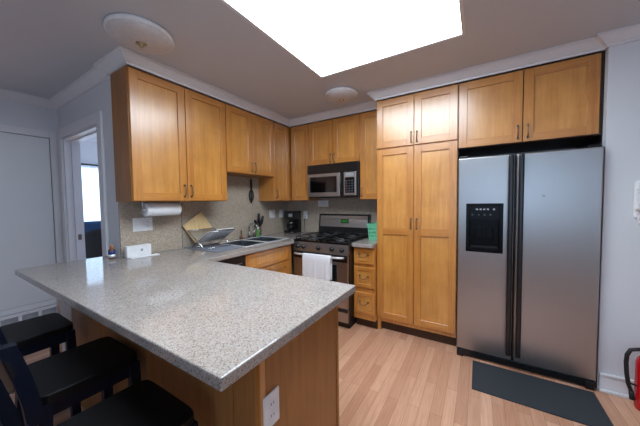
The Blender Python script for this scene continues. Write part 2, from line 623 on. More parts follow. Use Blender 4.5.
# closet door with louvred base
D1 = B(face_x(BX))
dd = struct('door_1', D1.box(-0.92, -0.055, 0.36, 2.045, 0.0, 0.012, bev=0.003), 'door')
link_mesh('door_gap_shade', B(face_x(BX)).box(-0.0545, -0.0505, 0.31, 2.05, 0.0, 0.003).box(-0.92, -0.055, 2.0455, 2.0495, 0.0, 0.003), 'dark', dd)  # dark strips stand in for the shade in the gap round the door
link_mesh('bottom_rail', B(face_x(BX)).box(-0.92, -0.055, 0.305, 0.355, 0.0, 0.016, bev=0.003), 'door', dd)
gr = B(face_x(BX))
gr.box(-0.92, -0.03, 0.27, 0.30, 0.0, 0.03).box(-0.92, -0.03, 0.15, 0.178, 0.0, 0.03)
yv = -0.06
for k in range(8):
    gr.box(yv - 0.012, yv + 0.012, 0.178, 0.27, 0.0, 0.028)
    yv -= 0.135
gf = link_mesh('vent_frame', gr, 'trim', dd)
lv = B(face_x(BX))
for k in range(9):
    lv.box(-0.92, -0.05, 0.18 + k * 0.01, 0.185 + k * 0.01, 0.002, 0.014)
link_mesh('louvre', lv, 'vent', dd)
struct('trim_3', B(face_x(BX)).box(-0.05, 0.018, 0.31, 2.12, 0.0, 0.02, bev=0.003).box(-0.99, -0.05, 2.05, 2.12, 0.0, 0.02, bev=0.003).box(-0.99, -0.925, 0.31, 2.05, 0.0, 0.02, bev=0.003), 'trim')

# backsplash slabs
struct('backsplash', B().box(0.0005, 0.018, 0.02, BW, 0.9145, 1.70).box(0.018, 1.594, BW - 0.018, BW - 0.0005, 0.9145, 1.80)
       .box(0.018, 0.0195, 0.53, 0.534, 0.916, 1.369, mi=1), ['splash', 'keys'])

# ------------------------------------------------------------------ cabinet helpers
def pull_v(parent, F, u, v, w, L=0.095):
    b_ = B(F)
    pts = [(u, v - L / 2, w), (u, v - L / 2, w + 0.018), (u, v - L / 2 + 0.012, w + 0.026), (u, v + L / 2 - 0.012, w + 0.026), (u, v + L / 2, w + 0.018), (u, v + L / 2, w)]
    b_.tube(pts, 0.0042, 8)
    for s in (-1, 1):
        b_.box(u - 0.007, u + 0.007, v + s * L / 2 - 0.009, v + s * L / 2 + 0.009, w, w + 0.004, bev=0.001)
    return link_mesh('handle', b_, 'pewter', parent)


def pull_h(parent, F, u, v, w, L=0.09):
    b_ = B(F)
    pts = [(u - L / 2, v + 0.012, w), (u - L / 2, v + 0.010, w + 0.016)]
    for k in range(7):
        t = k / 6
        pts.append((u - L / 2 + L * t, v + 0.008 - 0.026 * math.sin(PI * t), w + 0.026))
    pts += [(u + L / 2, v + 0.010, w + 0.016), (u + L / 2, v + 0.012, w)]
    b_.tube(pts, 0.004, 8)
    for s in (-1, 1):
        b_.box(u + s * L / 2 - 0.012, u + s * L / 2 + 0.012, v + 0.004, v + 0.02, w, w + 0.004, bev=0.001)
    return link_mesh('handle', b_, 'pewter', parent)


def shaker(name, parent, F, u0, u1, v0, v1, hor, st=0.062, rails=()):
    """frame and recessed panel door; F maps (u, v, w) with w=0 the carcass front"""
    b_ = B(F)
    t = 0.019
    b_.box(u0, u0 + st, v0, v1, 0.001, t, 0, 0.0015, 1)
    b_.box(u1 - st, u1, v0, v1, 0.001, t, 0, 0.0015, 1)
    b_.box(u0 + st, u1 - st, v0, v0 + st, 0.001, t, 1, 0.0015, 1)
    b_.box(u0 + st, u1 - st, v1 - st, v1, 0.001, t, 1, 0.0015, 1)
    for r in rails:
        b_.box(u0 + st, u1 - st, r - st * 0.55, r + st * 0.55, 0.001, t, 1, 0.0015, 1)
    b_.box(u0 + st - 0.002, u1 - st + 0.002, v0 + st - 0.002, v1 - st + 0.002, 0.0015, t - 0.013, 2)
    return link_mesh(name, b_, ['wood_v', hor, 'wood_panel'], parent)


G = 0.0032


def cabinet(name, label, cat, ext, facing, doors, side='wood_side', group=None):
    x0, x1, y0, y1, z0, z1 = ext
    t = thing(name, label, cat, ((x0 + x1) / 2, (y0 + y1) / 2, z0), group)
    if facing == 'x':
        F, hor, plane = face_x(x1 - 0.02), 'wood_y', None
        link_mesh('carcass', B().box(x0, x1 - 0.02, y0, y1, z0, z1), [side], t)
    else:
        F, hor = face_ny(y0 + 0.02), 'wood_x'
        link_mesh('carcass', B().box(x0, x1, y0 + 0.02, y1, z0, z1), [side], t)
    for d in doors:
        u0, u1, v0, v1, h = d[:5]
        nm = d[5] if len(d) > 5 else 'door'
        rails = d[6] if len(d) > 6 else ()
        st = 0.062 if nm == 'door' else 0.036
        dr = shaker(nm, t, F, u0 + G, u1 - G, v0 + G, v1 - G, hor, st, rails)
        if h is not None:
            if h[0] == 'v':
                pull_v(dr, F, h[1], h[2], 0.019)
            else:
                pull_h(dr, F, h[1], h[2], 0.019)
    return t


# ------------------------------------------------------------------ wall cabinets
GU = 'honey wood wall cabinets'
E_ = 0.001
cabinet('wall_cabinet', 'tall two-door honey wood wall cabinet above the paper towel roll', 'cabinet', (0.0195, 0.303, 0.0, 0.857 - E_, 1.37, ZT - 0.006), 'x',
        [(0.004, 0.43, 1.372, ZT - 0.012, ('v', 0.43 - 0.03, 1.46)), (0.43, 0.853, 1.372, ZT - 0.012, ('v', 0.43 + 0.03, 1.46))], group=GU)
cabinet('wall_cabinet', 'shorter two-door wooden wall cabinet hung above the sink', 'cabinet', (0.0195, 0.303, 0.857, 1.578 - E_, 1.668, ZT - 0.006), 'x',
        [(0.859, 1.2175, 1.67, ZT - 0.012, ('v', 1.19, 1.75)), (1.2175, 1.576, 1.67, ZT - 0.012, ('v', 1.245, 1.75))], group=GU)
cabinet('wall_cabinet', 'single-door wall cabinet in the corner, left of the microwave wall', 'cabinet', (0.0195, 0.303, 1.578, 2.20, 1.37, ZT - 0.006), 'x',
        [(1.58, 1.878, 1.372, ZT - 0.012, ('v', 1.61, 1.46))], side='wood_v', group=GU)
cabinet('wall_cabinet', 'narrow wooden wall cabinet directly left of the microwave, above the coffee maker', 'cabinet', (0.304, 0.605 - E_, 1.898, 2.20, 1.37, ZT - 0.006), 'y',
        [(0.318, 0.601, 1.372, ZT - 0.012, None)], side='wood_v', group=GU)
cabinet('wall_cabinet', 'short two-door wooden wall cabinet directly above the microwave', 'cabinet', (0.605, 1.312 - E_, 1.898, 2.20, 1.815, ZT - 0.006), 'y',
        [(0.608, 0.958, 1.818, ZT - 0.012, ('v', 0.93, 1.885)), (0.958, 1.309, 1.818, ZT - 0.012, ('v', 0.986, 1.885))], side='wood_v', group=GU)
cabinet('wall_cabinet', 'narrow wooden wall cabinet between the microwave and the tall pantry', 'cabinet', (1.312, 1.594, 1.898, 2.20, 1.37, ZT - 0.006), 'y',
        [(1.316, 1.592, 1.372, ZT - 0.012, ('v', 1.345, 1.46))], side='wood_v', group=GU)
cabinet('pantry_cabinet', 'tall four-door honey wood pantry cabinet left of the steel fridge', 'cabinet', (1.596, 2.332 - E_, 1.66, 2.215, 0.10, ZT - 0.006), 'y',
        [(1.598, 1.964, 1.879, ZT - 0.012, ('v', 1.938, 1.955)), (1.964, 2.33, 1.879, ZT - 0.012, ('v', 1.99, 1.955)),
         (1.598, 1.964, 0.14, 1.872, ('v', 1.938, 1.13), 'door', (1.05,)), (1.964, 2.33, 0.14, 1.872, ('v', 1.99, 1.13), 'door', (1.05,))], side='wood_v')
pt = [o for o in COL.objects if o.name.startswith('pantry_cabinet')][0]
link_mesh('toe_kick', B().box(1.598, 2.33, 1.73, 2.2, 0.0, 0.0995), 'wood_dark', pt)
link_mesh('foot_block', B().box(1.597, 1.63, 1.685, 1.729, 0.0, 0.0995), 'wood_v', pt)
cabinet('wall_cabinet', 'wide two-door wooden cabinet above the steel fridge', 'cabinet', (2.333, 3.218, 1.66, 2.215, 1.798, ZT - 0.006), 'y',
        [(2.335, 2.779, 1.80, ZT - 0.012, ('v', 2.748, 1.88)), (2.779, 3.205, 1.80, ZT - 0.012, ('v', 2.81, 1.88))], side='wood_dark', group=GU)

fc = [o for o in COL.objects if o.name.startswith('wall_cabinet')][-1]
link_mesh('gap_shade_panel', B().box(3.2185, 3.2245, 1.675, 2.215, 0.0, ZT - 0.006), 'black', fc)  # black sheet hides the white alcove side so the gap reads as shade

# ------------------------------------------------------------------ base cabinets
CT0, CT1 = 0.876, 0.914
CF = 0.66            # front of the left run
t = cabinet('sink_cabinet', 'two-door wooden sink base cabinet between dishwasher and range', 'cabinet', (0.01, CF, 0.742, 1.455, 0.10, 0.70), 'x',
            [(0.746, 1.40, 0.70, 0.868, None, 'false_drawer'), (0.746, 1.073, 0.12, 0.695, ('v', 1.045, 0.60)), (1.073, 1.40, 0.12, 0.695, ('v', 1.101, 0.60))], side='wood_v')
link_mesh('apron_rail', B().box(CF - 0.04, CF - 0.0205, 0.742, 1.455, 0.701, 0.874), 'wood_y', t)
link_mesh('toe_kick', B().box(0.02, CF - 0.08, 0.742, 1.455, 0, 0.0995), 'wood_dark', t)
t = thing('dishwasher', 'black dishwasher under the counter left of the sink cabinet', 'dishwasher', (0.35, 0.5, 0))
link_mesh('body', B().box(0.05, CF - 0.03, 0.235, 0.738, 0.09, 0.87), 'black', t)
link_mesh('door', B().box(CF - 0.0295, CF + 0.004, 0.237, 0.736, 0.12, 0.74, bev=0.004), 'black', t)
cp = link_mesh('control_panel', B().box(CF - 0.0295, CF + 0.012, 0.237, 0.736, 0.745, 0.868, bev=0.005), 'black', t)
bb = B()
for k in range(5):
    bb.box(CF + 0.0115, CF + 0.0135, 0.58 + k * 0.024, 0.592 + k * 0.024, 0.80, 0.806)
link_mesh('button', bb, 'tin', cp)
link_mesh('toe_kick', B().box(0.05, CF - 0.07, 0.237, 0.736, 0, 0.0895), 'matte', t)

t = cabinet('drawer_cabinet', 'three-drawer wooden base cabinet between range and pantry', 'cabinet', (1.358, 1.594, 1.60, 2.20, 0.10, 0.874), 'y',
            [(1.362, 1.592, 0.695, 0.862, ('h', 1.477, 0.785), 'drawer'), (1.362, 1.592, 0.445, 0.665, ('h', 1.477, 0.56), 'drawer'), (1.362, 1.592, 0.165, 0.395, ('h', 1.477, 0.285), 'drawer')], side='wood_v')
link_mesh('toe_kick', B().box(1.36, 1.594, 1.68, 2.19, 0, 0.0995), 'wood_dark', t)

# peninsula cabinet
PX0, PX1, PY0, PY1 = -0.16, 1.90, -0.33, 0.205
t = thing('peninsula_cabinet', 'long wooden peninsula cabinet carrying the granite breakfast bar', 'cabinet', (0.9, -0.05, 0))
link_mesh('carcass', B().box(PX0 + 0.02, 0.02, PY0 + 0.02, 0.018, 0.0, 0.875).box(0.02, PX1 - 0.02, PY0 + 0.02, PY1 - 0.02, 0.0, 0.875), 'wood_v', t)
link_mesh('back_panel', B().box(PX0 + 0.30, 1.76, PY0 + 0.003, PY0 + 0.0195, 0.0, 0.874), 'wood_back', t)
link_mesh('corner_panel', B().box(1.765, PX1 - 0.028, PY0, PY0 + 0.0195, 0.0, 0.874, bev=0.002), 'wood_back', t)
link_mesh('end_post', B().box(PX0, PX0 + 0.06, PY0, PY0 + 0.0195, 0.0, 0.874), 'wood_v', t)
link_mesh('corner_post', B().box(PX1 - 0.026, PX1 + 0.002, PY0 - 0.004, PY0 + 0.0195, 0.0, 0.874, bev=0.003), 'wood_v', t)
link_mesh('end_panel', B().box(PX1 - 0.0195, PX1, PY0 + 0.02, PY1 - 0.02, 0.0, 0.874, bev=0.002), 'wood_side', t)
link_mesh('end_stile', B().box(PX1 - 0.0195, PX1 + 0.004, PY1 - 0.0195, PY1, 0.0, 0.874, bev=0.002), 'wood_side', t)
struct('trim_4', B().box(PX0 + 0.062, PX0 + 0.298, PY0 + 0.001, PY0 + 0.0195, 0.0, 0.874), 'wall')

# countertop: peninsula and left run in one slab with a sink cut-out
SX0, SX1, SY0, SY1 = 0.13, 0.54, 0.86, 1.50
xs = [-0.205, 0.0195, SX0, SX1, 0.625, 0.685, 1.949]
ys = [-0.515, 0.018, 0.318, SY0, 1.462, SY1, BW - 0.019]
def keepc(i, j):
    x = (xs[i] + xs[i + 1]) / 2
    y = (ys[j] + ys[j + 1]) / 2
    if SX0 < x < SX1 and SY0 < y < SY1:
        return False
    if y < 0.018:
        return True
    if x < 0.0195:
        return False
    if y < 0.318:
        return True
    if x < 0.625:
        return True
    return x < 0.685 and y < 1.462
t = solo('countertop', B().cells(xs, ys, keepc, CT0, CT1, 0.005), 'granite', 'speckled grey granite countertop running along the left wall and out over the peninsula', 'countertop', (0.9, -0.1, CT0))
t = solo('countertop', B().box(1.357, 1.594, 1.562, BW - 0.019, CT0, CT1, bev=0.004), 'granite', 'small piece of granite countertop over the drawers right of the range', 'countertop', (1.47, 1.9, CT0))

# ------------------------------------------------------------------ sink and faucet
t = thing('sink', 'stainless steel double bowl sink set in the counter', 'sink', (0.33, 1.18, 0.72))
rm = B().cells([SX0 - 0.02, SX0 + 0.012, SX1 - 0.012, SX1 + 0.02], [SY0 - 0.02, SY0 + 0.012, 1.155, 1.205, SY1 - 0.012, SY1 + 0.02],
               lambda i, j: not (i == 1 and j in (1, 3)), CT1 + 0.0004, CT1 + 0.007, 0.002)
link_mesh('rim', rm, 'sinksteel', t)
for (a, c) in ((SY0 + 0.012, 1.155), (1.205, SY1 - 0.012)):
    bw = B()
    X0, X1, zb, th = SX0 + 0.012, SX1 - 0.012, 0.735, 0.003
    bw.box(X0, X0 + th, a, c, zb, CT1).box(X1 - th, X1, a, c, zb, CT1).box(X0 + th, X1 - th, a, a + th, zb, CT1).box(X0 + th, X1 - th, c - th, c, zb, CT1).box(X0, X1, a, c, zb - th, zb)
    bo = link_mesh('bowl', bw, 'bowlsteel', t)
    link_mesh('drain', B().lathe([(0, 0.002), (0.03, 0.002), (0.035, 0.0)], ((X0 + X1) / 2, (a + c) / 2, zb), 20), 'chrome', bo)
t = thing('faucet', 'low chrome kitchen faucet behind the sink', 'faucet', (0.08, 1.34, CT1))
link_mesh('base', B().box(0.06, 0.10, 1.25, 1.43, CT1 + 0.0005, CT1 + 0.014, bev=0.006), 'chrome', t)
sp = [(0.08, 1.34, CT1 + 0.014), (0.08, 1.34, CT1 + 0.13)]
for k in range(9):
    a = PI * 0.9 * k / 8
    sp.append((0.08 + 0.07 * (1 - math.cos(a)), 1.34, CT1 + 0.13 + 0.055 * math.sin(a)))
link_mesh('spout', B().tube(sp, 0.011, 12), 'chrome', t)
link_mesh('lever', B().tube([(0.08, 1.40, CT1 + 0.014), (0.08, 1.40, CT1 + 0.05), (0.11, 1.405, CT1 + 0.085)], [0.012, 0.01, 0.006], 10), 'chrome', t)

# ------------------------------------------------------------------ gas range
RX0, RX1, RYF, RYB = 0.645, 1.352, 1.50, 2.19
t = thing('gas_range', 'stainless and black gas range standing between the corner counter and drawers', 'stove', ((RX0 + RX1) / 2, 1.85, 0))
# the body leaves the counter corner free: it starts right of the left run
link_mesh('body', B().box(RX0, RX1, RYF + 0.02, RYB, 0.04, 0.895), 'black', t)
ck = link_mesh('cooktop', B().box(RX0 - 0.002, RX1 + 0.002, RYF - 0.005, RYB - 0.06, 0.896, 0.918, bev=0.005), 'blackgloss', t)
for bx_, by_ in ((0.82, 1.66), (1.18, 1.66), (0.82, 1.98), (1.18, 1.98)):
    bo = link_mesh('burner', B().lathe([(0, 0.02), (0.028, 0.02), (0.036, 0.014), (0.036, 0.008), (0.05, 0.006), (0.055, 0.0)], (bx_, by_, 0.918), 20), 'keys', ck)
for gx0, gx1 in ((0.665, 0.99), (1.005, 1.33)):
    g_ = B()
    for xx in (gx0, gx1):
        g_.tube([(xx, 1.53, 0.948), (xx, 2.10, 0.948)], 0.006, 6)
    for yy in (1.53, 1.815, 2.10):
        g_.tube([(gx0, yy, 0.948), (gx1, yy, 0.948)], 0.006, 6)
    cx_ = (gx0 + gx1) / 2
    for yy in (1.66, 1.98):
        for a in range(4):
            dx, dy = math.cos(a * PI / 2) * 0.14, math.sin(a * PI / 2) * 0.13
            g_.tube([(cx_ + dx, yy + dy, 0.95), (cx_ + dx * 0.3, yy + dy * 0.3, 0.954)], 0.006, 6)
    for xx in (gx0, gx1):
        for yy in (1.53, 2.10):
            g_.tube([(xx, yy, 0.9185), (xx, yy, 0.948)], 0.006, 6)
    link_mesh('grate', g_, 'matte', t)
cpn = link_mesh('control_panel', B().hull([(RX0, RYF - 0.012, 0.797), (RX0, RYF - 0.002, 0.895), (RX0, RYF + 0.019, 0.797), (RX0, RYF + 0.019, 0.895),
                                      (RX1, RYF - 0.012, 0.797), (RX1, RYF - 0.002, 0.895), (RX1, RYF + 0.019, 0.797), (RX1, RYF + 0.019, 0.895)]), 'steel', t)
for kx in (0.71, 0.79, 0.99, 1.16, 1.28):
    link_mesh('knob', B().lathe([(0.026, 0.0), (0.026, 0.006), (0.02, 0.008), (0.018, 0.026), (0.0, 0.028)], (kx, RYF - 0.009, 0.842), 20, axis=(0, -1, 0.1)), 'black', cpn)
od = link_mesh('oven_door', B().box(RX0 + 0.004, RX1 - 0.004, RYF - 0.018, RYF + 0.018, 0.225, 0.792, bev=0.006), 'steel', t)
link_mesh('door_trim', B().box(RX0 + 0.006, RX1 - 0.006, RYF - 0.022, RYF - 0.0185, 0.715, 0.79), 'black', od)
link_mesh('window', B().box(RX0 + 0.13, RX1 - 0.13, RYF - 0.021, RYF - 0.0185, 0.33, 0.68), 'blackgloss', od)
hb = B().tube([(RX0 + 0.05, RYF - 0.022, 0.762), (RX0 + 0.06, RYF - 0.062, 0.768), (RX0 + 0.12, RYF - 0.072, 0.768), (RX1 - 0.12, RYF - 0.072, 0.768), (RX1 - 0.06, RYF - 0.062, 0.768), (RX1 - 0.05, RYF - 0.022, 0.762)], 0.012, 12)
link_mesh('oven_handle', hb, 'sinksteel', od)
bd = link_mesh('bottom_drawer', B().box(RX0 + 0.004, RX1 - 0.004, RYF - 0.014, RYF + 0.018, 0.075, 0.215, bev=0.006), 'steel', t)
link_mesh('drawer_trim', B().box(RX0 + 0.006, RX1 - 0.006, RYF - 0.018, RYF - 0.0145, 0.185, 0.213), 'black', bd)
link_mesh('plinth', B().box(RX0 + 0.01, RX1 - 0.01, RYF + 0.04, RYB - 0.05, 0.0, 0.0395), 'matte', t)
# backguard
bgd = link_mesh('backguard', B().hull([(RX0 - 0.028, 2.10, 0.919), (RX0 - 0.028, 2.135, 1.185), (RX0 - 0.028, 2.19, 0.919), (RX0 - 0.028, 2.19, 1.185), (RX1 - 0.01, 2.10, 0.919), (RX1 - 0.01, 2.135, 1.185), (RX1 - 0.01, 2.19, 0.919), (RX1 - 0.01, 2.19, 1.185)]), 'black', t)
def bgp(x, z, o=0.0):
    return (x, 2.10 + (z - 0.919) / 0.266 * 0.035 - o, z)
def bgslab(x0, x1, z0, z1, o):
    return B().hull([bgp(x0, z0, o), bgp(x0, z1, o), bgp(x0, z0, -0.002), bgp(x0, z1, -0.002), bgp(x1, z0, o), bgp(x1, z1, o), bgp(x1, z0, -0.002), bgp(x1, z1, -0.002)])
fp = link_mesh('steel_panel', bgslab(RX0 - 0.005, RX1 - 0.03, 1.02, 1.165, 0.006), 'steel', bgd)
dp = link_mesh('display', bgslab(0.955, 1.065, 1.07, 1.125, 0.009), 'blackgloss', bgd)
dgt = B()
dgt.hull([bgp(0.965, 1.078, 0.0098), bgp(0.965, 1.117, 0.0098), bgp(0.965, 1.078, 0.009), bgp(0.965, 1.117, 0.009), bgp(1.055, 1.078, 0.0098), bgp(1.055, 1.117, 0.0098), bgp(1.055, 1.078, 0.009), bgp(1.055, 1.117, 0.009)])
link_mesh('readout', dgt, 'lcd', bgd)

# dish towel folded over the oven handle
def towel():
    bm = bmesh.new()
    x0, x1, n = 0.83, 1.185, 24
    yh, zh, r = RYF - 0.072, 0.768, 0.0155
    prof = []
    for k in range(12):
        prof.append((yh - r - 0.006, 0.46 + (zh - 0.46) * k / 11))
    for k in range(1, 6):
        a = PI - PI * k / 5
        prof.append((yh + math.cos(a) * r, zh + math.sin(a) * r))
    for k in range(1, 8):
        prof.append((yh + r + 0.003, zh - (zh - 0.52) * k / 7))
    prof[11] = (yh - r, zh)
    grid = []
    for i in range(n + 1):
        t_ = i / n
        row = []
        for k, (y, z) in enumerate(prof):
            hang = max(0, zh - z)
            s = 1 - 0.07 * hang
            wv = 0.006 * math.sin(t_ * 15 + 1) * min(1, hang * 5) + 0.003 * math.sin(t_ * 31) * min(1, hang * 5)
            zz = z - (0.012 * t_ if k == 0 else 0)
            row.append(bm.verts.new(((x0 + x1) / 2 + (t_ - 0.5) * (x1 - x0) * s, y - (abs(wv) if k < 12 else -abs(wv) * 0.2), zz)))
        grid.append(row)
    for a, c in zip(grid[:-1], grid[1:]):
        for k in range(len(prof) - 1):
            f = bm.faces.new([a[k], a[k + 1], c[k + 1], c[k]])
            f.smooth = True
    bmesh.ops.recalc_face_normals(bm, faces=bm.faces[:])
    bmesh.ops.solidify(bm, geom=bm.faces[:], thickness=-0.003)
    return bm
solo('dish_towel', towel(), 'towel', 'white dish towel hanging over the oven door handle', 'towel', (1.0, RYF - 0.072, 0.768))

# ------------------------------------------------------------------ microwave
t = thing('microwave', 'black and steel microwave mounted under the cabinet above the range', 'microwave', (0.96, 2.0, 1.40))
MX0, MX1, MYF, MZ0, MZ1 = 0.608, 1.309, 1.86, 1.402, 1.812
link_mesh('body', B().box(MX0, MX1, MYF + 0.02, 2.19, MZ0, MZ1, bev=0.004), 'black', t)
link_mesh('vent_grille', B().box(MX0, MX1, MYF + 0.002, MYF + 0.0195, 1.705, MZ1), 'black', t)
md = link_mesh('door', B().box(MX0 + 0.005, 1.075, MYF - 0.006, MYF + 0.0195, MZ0 + 0.012, 1.70, bev=0.006), 'steel', t)
link_mesh('window', B().box(MX0 + 0.045, 1.035, MYF - 0.009, MYF - 0.0065, MZ0 + 0.065, 1.66), 'blackgloss', md)
link_mesh('handle', B().tube([(1.10, MYF + 0.002, MZ0 + 0.03), (1.10, MYF - 0.03, MZ0 + 0.045), (1.10, MYF - 0.034, 1.55), (1.10, MYF - 0.03, 1.67), (1.10, MYF + 0.002, 1.69)], 0.012, 10), 'black', md)
cp = link_mesh('control_panel', B().box(1.125, 1.285, MYF - 0.006, MYF + 0.0195, MZ0 + 0.02, 1.70, bev=0.005), 'steel', t)
kp = link_mesh('keypad', B().box(1.145, 1.265, MYF - 0.009, MYF - 0.0065, MZ0 + 0.05, 1.635), 'blackgloss', cp)
kb = B()
for i in range(3):
    for j in range(5):
        kb.box(1.155 + i * 0.037, 1.178 + i * 0.037, MYF - 0.0105, MYF - 0.0095, MZ0 + 0.065 + j * 0.03, MZ0 + 0.08 + j * 0.03)
link_mesh('button', kb, 'keys', cp)
link_mesh('display', B().box(1.15, 1.26, MYF - 0.009, MYF - 0.0065, 1.645, 1.685), 'tin', cp)

# ------------------------------------------------------------------ refrigerator
t = thing('refrigerator', 'large side-by-side stainless steel refrigerator with ice dispenser', 'refrigerator', (2.775, 1.85, 0))
FX0, FX1, FYF = 2.343, 3.207, 1.575
link_mesh('body', B().box(FX0 + 0.008, FX1 - 0.004, FYF + 0.062, 2.19, 0.03, 1.695), 'black', t)
def holed(u0, u1, v0, v1, h0, h1, k0, k1, w0, w1):
    b_ = B(face_ny(FYF))
    b_.cells([u0, h0, h1, u1], [v0, k0, k1, v1], lambda i, j: not (i == 1 and j == 1), w0, w1, 0.0)
    es = [e for e in b_.bm.edges if len(e.link_faces) == 2 and e.calc_face_angle(0) > 1.0 and all(abs(v.co.x - u0) < 1e-4 or abs(v.co.x - u1) < 1e-4 or abs(v.co.z - v0) < 1e-4 or abs(v.co.z - v1) < 1e-4 for v in e.verts)]
    bmesh.ops.bevel(b_.bm, geom=es, offset=0.008, segments=3, affect='EDGES', profile=0.5)
    return b_
DU0, DU1, DV0, DV1 = 2.408, 2.656, 0.925, 1.318
ld = link_mesh('freezer_door', holed(FX0, 2.727, 0.075, 1.70, DU0, DU1, DV0, DV1, -0.06, 0.0), 'steel', t)
rd = link_mesh('fridge_door', B(face_ny(FYF)).box(2.739, FX1, 0.075, 1.70, -0.06, 0.0, bev=0.008, seg=3), 'steel', t)
def fh(u):
    return B(face_ny(FYF)).box(u - 0.0165, u + 0.0165, 0.125, 1.692, 0.026, 0.05, bev=0.011, seg=3).box(u - 0.012, u + 0.012, 0.13, 0.19, 0.0, 0.03).box(u - 0.012, u + 0.012, 1.625, 1.685, 0.0, 0.03)
link_mesh('handle', fh(2.702), 'black', ld)
link_mesh('handle', fh(2.765), 'black', rd)
F = face_ny(FYF)
link_mesh('dispenser_back', B(F).box(DU0, DU1, DV0, DV1, -0.059, -0.054), 'soot', ld)
fr = B(F)
fr.box(DU0 - 0.004, DU0 + 0.022, DV0 - 0.004, DV1 + 0.004, -0.05, 0.006, bev=0.003).box(DU1 - 0.022, DU1 + 0.004, DV0 - 0.004, DV1 + 0.004, -0.05, 0.006, bev=0.003)
fr.box(DU0 + 0.022, DU1 - 0.022, DV0 - 0.004, DV0 + 0.035, -0.05, 0.006, bev=0.003).box(DU0 + 0.022, DU1 - 0.022, DV1 - 0.012, DV1 + 0.004, -0.05, 0.006, bev=0.003)
link_mesh('dispenser_frame', fr, 'soot', ld)
link_mesh('dispenser_panel', B(F).box(DU0 + 0.022, DU1 - 0.022, DV1 - 0.125, DV1 - 0.012, -0.05, 0.001), 'soot', ld)
for uu in (2.475, 2.50, 2.525, 2.55, 2.59):
    link_mesh('dispenser_indicator', B(F).box(uu, uu + 0.014, DV1 - 0.05, DV1 - 0.038, 0.001, 0.0025), 'tin', ld)
for uu in (2.45, 2.495, 2.535, 2.575):
    link_mesh('dispenser_button', B(F).lathe([(0.007, 0), (0.007, 0.002), (0, 0.002)], (uu, DV1 - 0.09, 0.001), 12, axis=(0, -1, 0)), 'keys', ld)
link_mesh('dispenser_paddle', B(F).box(2.47, 2.52, DV0 + 0.10, DV0 + 0.20, -0.05, -0.04, bev=0.004).box(2.545, 2.595, DV0 + 0.10, DV0 + 0.20, -0.05, -0.04, bev=0.004), 'soot', ld)
link_mesh('drip_tray', B(F).box(DU0 + 0.03, DU1 - 0.03, DV0 + 0.036, DV0 + 0.044, -0.053, -0.003), 'matte', ld)
gr = B(F).box(FX0 + 0.02, FX1 - 0.004, 0.015, 0.068, -0.07, -0.018, bev=0.004)
for k in range(4):
    gr.box(FX0 + 0.1, FX1 - 0.1, 0.024 + k * 0.010, 0.029 + k * 0.010, -0.02, -0.014)
link_mesh('base_grille', gr, 'black', t)
for u in (FX0 + 0.028, FX1 - 0.028):
    link_mesh('foot', B(F).box(u - 0.026, u + 0.026, 0.0, 0.06, -0.07, -0.006, bev=0.006), 'black', t)
for u in (FX0 + 0.04, FX1 - 0.04):
    link_mesh('hinge_cover', B(F).box(u - 0.035, u + 0.035, 1.701, 1.72, -0.10, -0.015, bev=0.006), 'black', t)
link_mesh('scuff_mark', B(F).lathe([(0, 0.0008), (0.008, 0.0006), (0.011, 0.0)], (2.90, 1.375, 0.0), 14, axis=(0, -1, 0)), 'tin', rd)

solo('floor_mat', B().box(2.466, 3.19, 1.17, 1.55, 0.0005, 0.009, bev=0.003), 'mat', 'charcoal rubber mat lying on the floor before the fridge', 'mat', (2.83, 1.36, 0))

# ------------------------------------------------------------------ ceiling lights
def ceiling_light(label, x, y, R):
    t = thing('ceiling_light', label, 'ceiling light', (x, y, CE), 'round flush ceiling lights')
    link_mesh('rim', B().lathe([(R * 0.9, -0.0005), (R, -0.004), (R * 1.01, -0.02), (R * 0.97, -0.03), (R * 0.93, -0.028)], (x, y, CE), 48), 'white', t)
    pr = [(R * 0.96, -0.026)]
    for k in range(1, 13):
        a = k / 12 * PI / 2
        pr.append((R * 0.96 * math.cos(a), -0.026 - 0.04 * math.sin(a)))
    link_mesh('glass_shade', B().lathe(pr, (x, y, CE), 48), 'lampglass', t)
    link_mesh('finial', B().lathe([(R * 0.16, -0.063), (R * 0.17, -0.067), (R * 0.09, -0.071), (R * 0.06, -0.08), (R * 0.05, -0.088), (0, -0.092)], (x, y, CE), 24), 'gold', t)
    return t
ceiling_light('round frosted ceiling light left of the skylight, above the tall left cabinet', 0.64, -0.055, 0.185)
ceiling_light('round frosted ceiling light beyond the skylight, near the pantry', 1.30, 1.47, 0.165)

# ------------------------------------------------------------------ outlets and switches
GO = 'white wall plates'
def plate(label, F, u, v, w, h, kinds, cat='outlet'):
    p = F(u, v, 0)
    t = thing('outlet_plate' if 'o' in kinds else 'switch_plate', label, cat, p, GO)
    link_mesh('cover', B(F).box(u - w / 2, u + w / 2, v - h / 2, v + h / 2, 0.0008, 0.007, bev=0.002), 'white', t)
    n = len(kinds)
    horiz = w > h and n == 1
    for i, k in enumerate(kinds):
        uc = u + (i - (n - 1) / 2) * w / n
        if k == 'o':
            for s in (-1, 1):
                bb = B(F)
                du, dv = (s * 0.02, 0) if horiz else (0, s * 0.02)
                bb.box(uc + du - 0.013, uc + du + 0.013, v + dv - 0.013, v + dv + 0.013, 0.007, 0.009, bev=0.001)
                rc = link_mesh('receptacle', bb, 'white', t)
                link_mesh('slot', B(F).box(uc + du - 0.007, uc + du - 0.0045, v + dv - 0.003, v + dv + 0.006, 0.0088, 0.0094).box(uc + du + 0.0045, uc + du + 0.007, v + dv - 0.003, v + dv + 0.006, 0.0088, 0.0094), 'matte', rc)
        else:
            link_mesh('rocker', B(F).box(uc - 0.017, uc + 0.017, v - 0.033, v + 0.033, 0.007, 0.010, bev=0.002), 'white', t)
    return t
LW = face_x(0.0185)
BKW = face_ny(BW - 0.0185)
